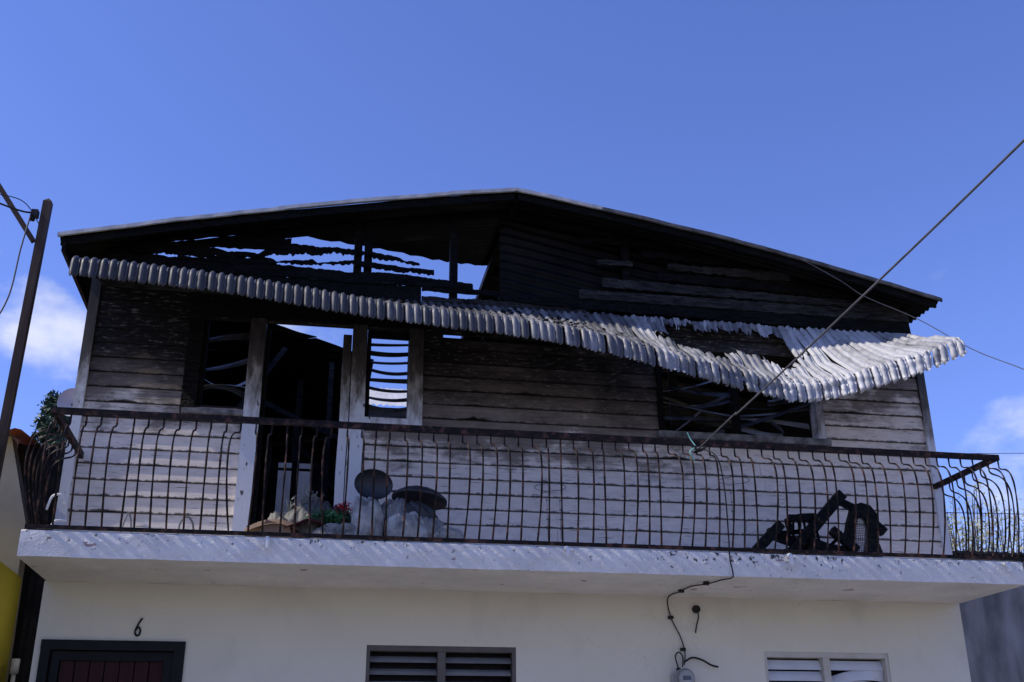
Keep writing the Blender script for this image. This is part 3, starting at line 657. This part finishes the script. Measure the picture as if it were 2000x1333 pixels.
m.grid([[(x, y, .17-1.6*(x-.02)**2-.5*abs(y)+.01*nz3(x*9, y*9, 1)) for y in (-.12, -.06, 0, .06, .12)] for x in (-.2, -.14, -.07, 0, .07, .14, .2)]); m.build('box_flap', 'cardboard', cb)
MB().prism([(-.12, 0), (.14, 0), (.12, .10), (-.05, .14)], -.1, .12).build('box_side', 'cardboard', cb)
m = MB(); m.grid([[(x, y, .125-.5*abs(x-.08)+.012*nz3(x*14, y*14, 5)) for y in (-.12, 0, .12)] for x in (-.1, -.02, .06, .14, .22)]); o = m.build('cloth', 'maroon'); o.location = (1.80, -.74, .07); tag(o, 'dark maroon cloth bundle beside the cardboard box', 'cloth')
m = MB()
for k in range(240):
    c0 = Vector((random.uniform(1.52, 2.02), random.uniform(-.62, -.4), .0)); c0.z = .14+.26*math.exp(-((c0.x-1.85)/.16)**2)+random.uniform(-.03, .05)
    d = Vector((random.uniform(-1, 1), random.uniform(-.6, .6), random.uniform(-.4, .8)))*.07
    m.tube(spline([c0, c0+d*.5+Vector((0, 0, random.uniform(-.02, .03))), c0+d+Vector((0, 0, random.uniform(-.04, .02)))], 3), random.uniform(.002, .005), 3)
tag(m.build('tangled_scrap', 'scrap'), 'pale tangle of wire and plastic strips heaped in the doorway', 'scrap', kind='stuff')
def leaves(name, mat, cen, rad, cnt, size):
    m = MB()
    for k in range(cnt):
        p = Vector(cen)+Vector((random.gauss(0, rad[0]), random.gauss(0, rad[1]), random.gauss(0, rad[2]))); a = Vector((random.gauss(0, 1), random.gauss(0, 1), random.gauss(0, 1))).normalized(); b = a.orthogonal().normalized(); s = size*random.uniform(.6, 1.3)
        m.quad(p-a*s, p-b*s*.4, p+a*s, p+b*s*.4)
    m.tube(spline([Vector(cen)+Vector((dx*rad[0], random.uniform(-1, 1)*rad[1], random.uniform(-1, 1)*rad[2])) for dx in (-2.5, -1.5, -.5, .5, 1.5, 2.5)], 5), .006, 5)
    return m.build(name, mat)
tag(leaves('artificial_garland', 'green_leaf', (2.02, -.72, .225), (.07, .03, .028), 420, .020), 'green artificial garland lying among the rubbish in the doorway', 'garland')
tag(leaves('artificial_flower', 'red_petal', (2.13, -.72, .30), (.03, .02, .018), 80, .016), 'bunch of red artificial flowers on the rubbish by the door post', 'flowers')
def dish(name, label, loc, rx, rz, rot, arm, dp=1.):
    o = thing(name, label, 'dish', 'dark oval dishes in the rubbish', loc); o.rotation_euler = rot
    R = []; nu = 32
    for (k, y) in ((0, .035), (.4, .028), (.75, .012), (.97, -.012), (1.0, -.02), (1.0, -.004), (.97, .002), (.7, .030), (.001, .050)):
        R.append([(math.cos(2*math.pi*i/nu)*rx*k, y*dp, math.sin(2*math.pi*i/nu)*rz*k) for i in range(nu+1)])
    MB().grid(R).build('reflector', 'dish_grey', o, True)
    m = MB(); m.beam((0, .05, -rz*.4), arm, .035, .03); m.build('arm', 'dish_grey', o)
    m = MB(); m.box(-.05, .05, .045, .075, -.07, .05); m.build('bracket', 'dish_grey', o)
    return o
dish('satellite_dish', 'dark oval dish tilted face-on against the door post', (2.345, -.42, .565), .150, .118, (.1, .12, .05), (.14, .12, -.26))
dish('satellite_dish', 'dark oval dish lying nearly flat on the white sacks', (2.70, -.50, .455), .215, .150, (1.36, .12, 0), (.02, .10, -.02), 1.5)
# charred chair remains
ch = thing('charred_chair', 'charred wooden armchair toppled over with its cane back panel showing', 'chair', loc=(0, 0, 0))
def stick(a, b, w_, h_, nm, y=-.6, y2=None):
    m = MB(); n = 8; A = Vector((a[0], y, a[1])); B = Vector((b[0], y if y2 is None else y2, b[1])); d = (B-A)
    R = []; dn = d.normalized(); sd = Vector((0, 1, 0)); uu = dn.cross(sd).normalized()
    for i in range(n+1):
        p = A+d*(i/n); k = 1+.16*nz3(p.x*14, p.z*14, 1); R.append([p+sd*(q*h_/2*k)+uu*(r*w_/2*k) for q, r in ((-1, -1), (1, -1), (1, 1), (-1, 1), (-1, -1))])
    m.grid(R); m.quad(*R[0][:4]); m.quad(*R[-1][:4]); m.build(nm, 'char', ch)
stick((5.36, .10), (5.60, .33), .075, .06, 'leg'); stick((5.62, .05), (6.16, .60), .085, .06, 'back_post'); stick((5.50, .27), (6.05, .09), .075, .06, 'seat_rail', -.55)
stick((5.60, .27), (5.86, .30), .035, .04, 'stretcher', -.52); stick((5.68, .385), (5.92, .405), .055, .05, 'arm', -.58); stick((5.68, .39), (5.70, .28), .035, .04, 'spindle', -.55)
stick((5.45, .09), (6.30, .07), .06, .08, 'seat_rail', -.5); stick((5.80, .16), (6.10, .08), .12, .10, 'seat_board', -.62)
stick((6.14, .545), (6.30, .47), .055, .05, 'crest_rail', -.58); stick((6.42, .40), (6.52, .30), .065, .05, 'arm', -.55); stick((6.00, .285), (6.20, .12), .065, .06, 'leg', -.66)
for q in range(5): stick((5.74+q*.045, .39), (5.72+q*.06, .20-q*.02), .016, .016, 'spindle', -.54)
stick((5.40, .06), (5.75, .17), .03, .03, 'spindle', -.45); stick((5.95, .10), (6.15, .27), .025, .025, 'spindle', -.5)
m = MB(); m.prism([(6.19, .07), (6.29, .07), (6.335, .16), (6.36, .36), (6.31, .43), (6.26, .36), (6.20, .20), (6.15, .10), (6.13, .15), (6.245, .50), (6.33, .52), (6.40, .49), (6.44, .42), (6.42, .25), (6.37, .05), (6.12, .05), (6.09, .13), (6.13, .15), (6.15, .10)], -.63, -.58); m.v = []; m.f = []
outer = [(6.09, .05), (6.115, .18), (6.17, .36), (6.225, .50), (6.30, .525), (6.38, .505), (6.435, .43), (6.43, .30), (6.40, .16), (6.38, .05)]
inner = [(6.20, .08), (6.19, .16), (6.22, .28), (6.25, .385), (6.29, .41), (6.325, .39), (6.335, .33), (6.33, .24), (6.30, .14), (6.27, .08)]
bx = MB(); R = []
for (a, b) in zip(outer, inner): R.append([(a[0], -.64, a[1]), (b[0], -.64, b[1]), (b[0], -.58, b[1]), (a[0], -.58, a[1]), (a[0], -.64, a[1])])
bx.grid(R); bx.build('back_frame', 'char', ch)
m = MB()
for k in range(18):
    z_ = .07+k*.02; x0 = lerp_table([(.07, 6.19), (.16, 6.18), (.28, 6.21), (.40, 6.25)], z_); x1 = lerp_table([(.07, 6.28), (.14, 6.31), (.24, 6.335), (.34, 6.34), (.42, 6.30)], z_)
    m.beam((x0, -.61, z_), (x1, -.61, z_+.012), .004, .006)
for k in range(10):
    x = 6.19+k*.017; m.beam((x-.02, -.607, .07), (x+.05, -.607, .40), .004, .006)
m.build('cane_panel', 'cane', ch)
o = blob('charred_log', (6.40, -.58, .13), .055, .06, .09, 9, 'char', .3, 3, False); tag(o, 'short charred stump beside the cane chair back', 'log')
# small wires on the balcony
for (x, z_) in ((3.81, .674), (5.42, .80)):
    o = thing('plant_hanger', 'thin wire plant hanger on the pale boards '+('right of the rubbish sacks' if x < 4 else 'left of the charred chair'), 'plant hanger', 'wire plant hangers')
    MB().tube([(x+.13*math.cos(a*.25), -.15+.12*math.sin(a*.25), z_+.0) for a in range(26)], .003, 4).build('ring', 'cane', o)
    m = MB()
    for dx in (-.02, .09): m.tube([(x+dx, -.1, z_-.08), (x+dx+.004, -.1, z_-.42)], .0025, 4); [m.box(x+dx-.006, x+dx+.009, -.106, -.094, z_-.1-q*.08, z_-.092-q*.08) for q in range(4)]
    m.build('cord', 'cane', o)
for (x, lb) in ((.62, 'left'), (1.02, 'right')):
    tag(MB().tube(spline([(x-.05, -.8, 0), (x-.045, -.8, .12), (x, -.8, .175), (x+.045, -.8, .12), (x+.055, -.8, 0)] if lb == 'right' else [(x-.05, -.8, 0), (x-.01, -.8, .17), (x+.015, -.8, .16), (x+.04, -.8, 0)], 5), .007, 6).build('metal_hoop', 'cane'), ('pointed' if lb == 'left' else 'round')+' bent metal hoop standing behind the railing bars', 'hoop')
m = MB(); m.tube(spline([(.10, -.93, .16), (.13, -.95, .25), (.19, -.95, .26), (.22, -.93, .2)], 5), .009, 6); m.tube(spline([(.15, -.95, .03), (.17, -.95, .08), (.24, -.93, .09)], 4), .009, 6)
tag(m.build('white_hose', 'white_plastic', None, True), 'short loops of white hose tied in the left railing corner', 'hose')
# pale cabinet inside the doorway
cbn = thing('cabinet', 'pale two-door cabinet in the dark room behind the doorway', 'cabinet')
MB().box(1.46, 1.96, 2.0, 2.3, 0, 1.40).build('carcass', 'char_soft', cbn)
for a in (1.53, 1.72): MB().box(a, a+.13, 1.985, 2.0, .5, 1.30).build('door_panel', 'white_plastic', cbn); MB().box(a, a+.13, 1.985, 2.0, 1.33, 1.38).build('drawer_front', 'white_plastic', cbn)
m = MB(); m.beam((1.46, .25, .0), (1.50, .6, 1.1), .28, .02, (1, 0, 0)); tag(m.build('leaning_board', 'char_soft'), 'dark burnt board leaning inside the left of the doorway', 'board')
# ------------------------------------------------------------------ cables, meter
def wire(name, pts, r, mat, label, cat='cable', n=8, group=None):
    return tag(MB().tube(spline(pts, n), r, 6).build(name, mat, None, True), label, cat, group)
A = Vector((4.80, -1.0, .80)); B = Vector((5.000, -5, 1.175)); D = B-A
wire('service_cable', [A+D*t+Vector((0, 0, -.055*math.sin(math.pi*min(1, t/1.7))+(.012 if .15 < t < .2 else 0))) for t in (0, .17, .2, .5, .9, 1.3, 1.7)], .0065, 'cable', 'grey service cable slanting from the railing up across the sky')
tie = thing('cable_knot', 'knot of wire and teal tape tying the cable to the top rail', 'knot')
m = MB(); m.tube(spline([(4.74, -1.0, .83), (4.80, -1.02, .78), (4.86, -1.0, .82), (4.81, -.98, .79), (4.76, -1.01, .77), (4.84, -1.02, .80)], 5), .009, 6); m.build('wire_wrap', 'black_cable', tie)
m = MB(); m.tube(spline([(4.76, -1.02, .80), (4.72, -1.03, .76), (4.75, -1.03, .70), (4.70, -1.03, .72)], 4), .006, 5); m.tube(spline([(4.77, -1.02, .82), (4.74, -1.0, .88), (4.72, -1.0, .93)], 4), .005, 5); m.build('tape', 'teal_tape', tie)
wire('meter_cable', [(4.80, -1.01, .80), (4.88, -1.16, .70), (4.92, -1.17, .45), (4.95, -1.10, .10), (4.96, -1.065, -.05), (4.975, -1.065, -.16), (4.965, -1.06, -.195), (4.93, -.95, -.192), (4.86, -.80, -.20), (4.80, -.65, -.192), (4.78, -.40, -.195), (4.78, -.11, -.20), (4.80, -.10, -.35), (4.87, -.10, -.5), (4.90, -.10, -.62), (4.885, -.11, -.72)], .0052, 'black_cable', 'black cable running down the slab edge and wall to the meter')
mc = bpy.data.objects['meter_cable']
for (x, y, z_) in ((4.86, -.80, -.195), (4.79, -.42, -.192), (4.80, -.095, -.35), (4.885, -.10, -.6)): MB().box(x-.02, x+.02, y-.016, y+.016, z_-.012, z_+.012).build('clip', 'black_cable', mc)
wire('cut_cable', [(4.885, -.11, -.70), (4.95, -.12, -.665), (5.03, -.12, -.68), (5.10, -.13, -.72), (5.16, -.13, -.735)], .008, 'black_cable', 'short cut cable end curling right above the meter')
jb = thing('cable_entry', 'dark round wall hole with dangling wire under the soffit', 'wire')
m = MB(); m.tube([(5.02, GY+.0, -.28), (5.02, GY-.03, -.28)], .032, 10); m.build('grommet', 'black_cable', jb)
m = MB(); m.tube(spline([(5.02, GY-.03, -.28), (5.03, GY-.03, -.34), (5.01, GY-.02, -.42), (5.0, GY-.02, -.47)], 4), .006, 5); m.build('wire_end', 'black_cable', jb)
mt = thing('electric_meter', 'round glass-fronted electricity meter on the white wall', 'meter')
MB().box(4.77, 4.95, GY-.07, GY, -1.15, -.80).build('base_box', 'meter_grey', mt)
m = MB(); m.tube([(4.86, GY-.06, -.83), (4.86, GY-.11, -.83)], .078, 28); m.build('collar', 'meter_grey', mt)
m = MB(); m.tube([(4.86, GY-.105, -.83), (4.86, GY-.135, -.83)], .062, 24); m.build('dial', 'meter_face', mt)
MB().box(4.83, 4.892, GY-.139, GY-.1355, -.845, -.815).build('display', 'meter_display', mt)
m = MB(); R = []
for k in range(7):
    a = math.pi/2*k/6; R.append([(4.86+.072*math.cos(2*math.pi*i/24)*(math.cos(a)*.999+.001), GY-.11-.055*math.sin(a), -.83+.072*math.sin(2*math.pi*i/24)*(math.cos(a)*.999+.001)) for i in range(25)])
m.grid(R); m.build('glass_dome', 'glass', mt, True)
m = MB(); m.tube([(4.83, GY-.04, -.80), (4.83, GY-.04, -.745)], .017, 10); m.tube(spline([(4.83, GY-.04, -.75), (4.81, GY-.04, -.66), (4.84, GY-.04, -.625), (4.87, GY-.04, -.66), (4.865, GY-.04, -.74)], 5), .006, 5); m.build('weatherhead', 'black_cable', mt)
wire('thin_wire', [(5.854, -0.36, 2.962), (6.14, -0.37, 2.871), (6.491, -0.42, 2.652), (6.705, -0.45, 2.491), (7.109, -0.6, 2.229), (7.38, -0.9, 1.843), (7.608, -1.2, 1.562), (7.796, -1.5, 1.262)], .004, 'cable', 'thin wire drooping from the right roof edge to the right', 'wire')
# ------------------------------------------------------------------ utility post on the left
pl = thing('utility_post', 'square dark brown post with a diagonal brace left of the house', 'post', loc=(0, 0, 0))
PX, PY = -.41, -.3
m = MB(); m.beam((PX-.085, PY, GZ), (PX, PY, 2.86), .066, .066, (0, 1, 0)); n0 = len(m.v); m.v += [(PX-.033, PY-.033, 2.861), (PX+.033, PY-.033, 2.861), (PX+.033, PY+.033, 2.861), (PX-.033, PY+.033, 2.861), (PX, PY, 2.90)]; m.f += [(n0, n0+1, n0+4), (n0+1, n0+2, n0+4), (n0+2, n0+3, n0+4), (n0+3, n0, n0+4)]; m.build('shaft', 'pole_wood', pl)
m = MB(); m.beam((PX-.05, PY-.03, 2.48), (PX-.95, PY-.03, 3.75), .04, .04); m.build('brace', 'pole_wood', pl)
m = MB(); m.box(PX-.10, PX-.05, PY-.06, PY-.0, 2.70, 2.76); m.tube([(PX-.09, PY-.03, 2.72), (PX-.09, PY-.03, 2.67)], .022, 8); m.build('insulator', 'black_cable', pl)
wire('post_wire', [(PX-.10, PY-.05, 2.73), (PX-.2, PY-.1, 2.72), (PX-.6, PY-.3, 2.76), (PX-1.6, PY-.6, 2.9)], .008, 'black_cable', 'thick black wire running left from the post insulator')
wire('post_wire', [(PX-.10, PY-.05, 2.72), (PX-.13, PY-.05, 2.4), (PX-.16, PY-.05, 1.95), (PX-.3, PY-.05, 1.62), (PX-.55, PY-.05, 1.35), (PX-.9, PY-.05, 1.2)], .007, 'cable', 'loose wire hanging down beside the post')
wire('post_wire', [(PX-.02, PY-.06, 2.62), (PX-.15, PY-.06, 2.80), (PX-.3, PY-.1, 2.84), (PX-.6, PY-.1, 2.85)], .004, 'black_cable', 'thin curled wire crossing the post brace')
# ------------------------------------------------------------------ neighbour on the left
nb = thing('neighbour_house', 'cream and yellow neighbouring house with a red corrugated roof at the left edge', 'house')
MB().prism([(-6, GZ), (-.60, GZ), (-.60, -.4), (-.62, .6), (-.86, 1.38), (-6, 1.5)], 1.5, 1.7).build('wall', 'cream_wall', nb)
MB().box(-4, -.57, -1.3, 1.497, GZ, .10).build('porch_wall', 'yellow_wall', nb); MB().box(-3.9, -.60, -1.0, .25, .10, .95).build('porch_sun_blocker', 'yellow_wall', nb)  # upper porch box is unseen, added to block sun from the ground-floor wall
R = []
for i in range(60):
    x = -4.2+i*(3.48/59); R.append([(x, 1.25, 1.375+.014*math.sin(2*math.pi*x/.09)), (x, 3.4, 1.60+.014*math.sin(2*math.pi*x/.09))])
MB().grid(R).build('roof', 'red_roof', nb, True)
R = []
for i in range(60):
    x = -.92+i*(.50/59); R.append([(x, 2.0, GZ), (x+.0, 2.0+.012*math.sin(2*math.pi*x/.076), 1.46)])
MB().grid(R).build('metal_side_panel', 'dark_sheet', nb)
MB().box(-.70, -.62, 1.75, 6.0, GZ, .35).build('side_wall', 'dark_sheet', nb)
MB().box(-.62, .0, 3.0, 3.1, GZ, .4).build('alley_dark_backdrop', 'dark_sheet', nb)  # added dark backdrop; the alley's shade is put into its colour
m = MB(); m.tube([(-.47, 1.32, -1.6), (-.47, 1.32, -.72)], .018, 8); m.tube([(-.47, 1.32, -.72), (-.47, 1.32, -.60)], .035, 8); m.build('pipe', 'white_plastic', nb, True)
MB().box(-.82, -.70, 1.22, 1.29, -1.4, -.55).build('shutter', 'black_frame', nb)
sd = thing('rear_dish', 'white satellite dish peeking out behind the left corner of the house', 'dish', loc=(-.72, 3.0, 2.23)); R = []
for k, y in ((.001, .05), (.5, .035), (.85, .01), (1, 0)): R.append([(math.cos(2*math.pi*i/24)*.15*k, y, math.sin(2*math.pi*i/24)*.16*k) for i in range(25)])
MB().grid(R).build('reflector', 'white_plastic', sd, True); MB().tube([(0, .05, 0), (.1, .1, -.3), (.1, .1, -5.4)], .02, 6).build('mast', 'dish_grey', sd)
# ------------------------------------------------------------------ neighbour on the right, rear house
rb = thing('concrete_building', 'grey stained concrete neighbouring building at the right edge', 'building')
MB().box(7.75, 16, 1.5, 1.75, GZ, .56).build('wall', 'concrete', rb)
MB().box(7.75, 7.95, 1.75, 7, GZ, .56).build('side_wall', 'concrete', rb)
R = []
for i in range(200):
    x = 7.7+i*(8/199); R.append([(x, 1.38, .60+.012*math.sin(2*math.pi*x/.09)), (x, 1.38, .57+.012*math.sin(2*math.pi*x/.09)), (x, 5, .62+.012*math.sin(2*math.pi*x/.09))])
MB().grid(R).build('roof', 'dark_sheet', rb)
rh = thing('rear_house', 'pale corrugated roof of a house far behind, seen through the narrow window', 'house')
R = []
for i in range(90):
    x = 1.5+i*(5/89); s_ = .02*math.sin(2*math.pi*x/.12); R.append([(x, 9, 4.43+s_), (x, 11, 5.45+s_)])
MB().grid(R).build('roof', 'white_roof', rh, True); MB().box(1.6, 6.3, 9.12, 11, GZ, 4.43).build('wall', 'dark_sheet', rh)
# ------------------------------------------------------------------ vegetation
def foliage(m, p, r, cnt, size, squash=1.):
    for k in range(cnt):
        d = Vector((random.gauss(0, 1), random.gauss(0, 1), random.gauss(0, squash))).normalized()*r*random.random()**.4; q = p+d
        a = Vector((random.gauss(0, 1), random.gauss(0, 1), random.gauss(0, 1))).normalized(); b = a.orthogonal().normalized(); s = size*random.uniform(.6, 1.4); m.quad(q-a*s, q-b*s*.35, q+a*s, q+b*s*.35)
tr = thing('conifer_tree', 'tall conifer behind the left corner of the balcony', 'tree'); TX, TY = -4.75, 20
MB().tube([(TX, TY, GZ), (TX+.05, TY, 3), (TX, TY, 8.0)], [.22, .14, .02], 8).build('trunk', 'bark', tr)
m = MB(); br = MB()
for k in range(26):
    z_ = 1.0+k*.27; L_ = 1.75*(1-(z_-1)/7.6)+.15
    for q in range(6):
        a = q*math.pi/3+k*.5+random.uniform(-.2, .2); e = Vector((TX+math.cos(a)*L_, TY+math.sin(a)*L_, z_+.25*L_)); br.tube([(TX, TY, z_), e], [.03, .008], 4)
        for s_ in range(7):
            p = Vector((TX, TY, z_)).lerp(e, .25+.75*s_/6); foliage(m, p, .17, 16, .085)
m.build('crown', 'pine_leaf', tr); br.build('limb', 'bark', tr)
for bi, (bx_, by_, h_, lb) in enumerate(((11.3, 6.0, 2.5, 'nearer the wall corner'), (12.4, 6.6, 2.3, 'at the right edge of the picture'))):
    bo = thing('bush', 'sparse twiggy bush with pale green leaves '+lb, 'bush', 'bushes behind the right railing'); tw = MB(); lf = MB()
    for k in range(46):
        a = random.uniform(0, 6.3); l = random.uniform(.5, 1.0); b0 = Vector((bx_+random.uniform(-.3, .3), by_+random.uniform(-.3, .3), GZ+.0)); e = Vector((bx_+math.cos(a)*.75*l, by_+math.sin(a)*.7*l, h_*random.uniform(.6, 1.02)))
        pts = spline([b0, b0.lerp(e, .55)+Vector((0, 0, .5)), e], 5); tw.tube(pts, [.014*(1-i/(len(pts)))+.003 for i in range(len(pts))], 4)
        for p in pts[4:]: foliage(lf, p, .20, 12, .042)
    tw.build('twig', 'bark', bo); lf.build('crown', 'bush_leaf', bo)
wire('overhead_wire', [(8.2, 4, 2.35), (12, 4.2, 2.62), (18, 4.5, 2.95)], .004, 'black_cable', 'thin overhead wire behind the right railing, upper of two', 'wire')
wire('overhead_wire', [(8.0, 4, 1.62), (12, 4, 1.70), (18, 4, 1.75)], .005, 'black_cable', 'thin overhead wire behind the right railing, lower of two', 'wire')
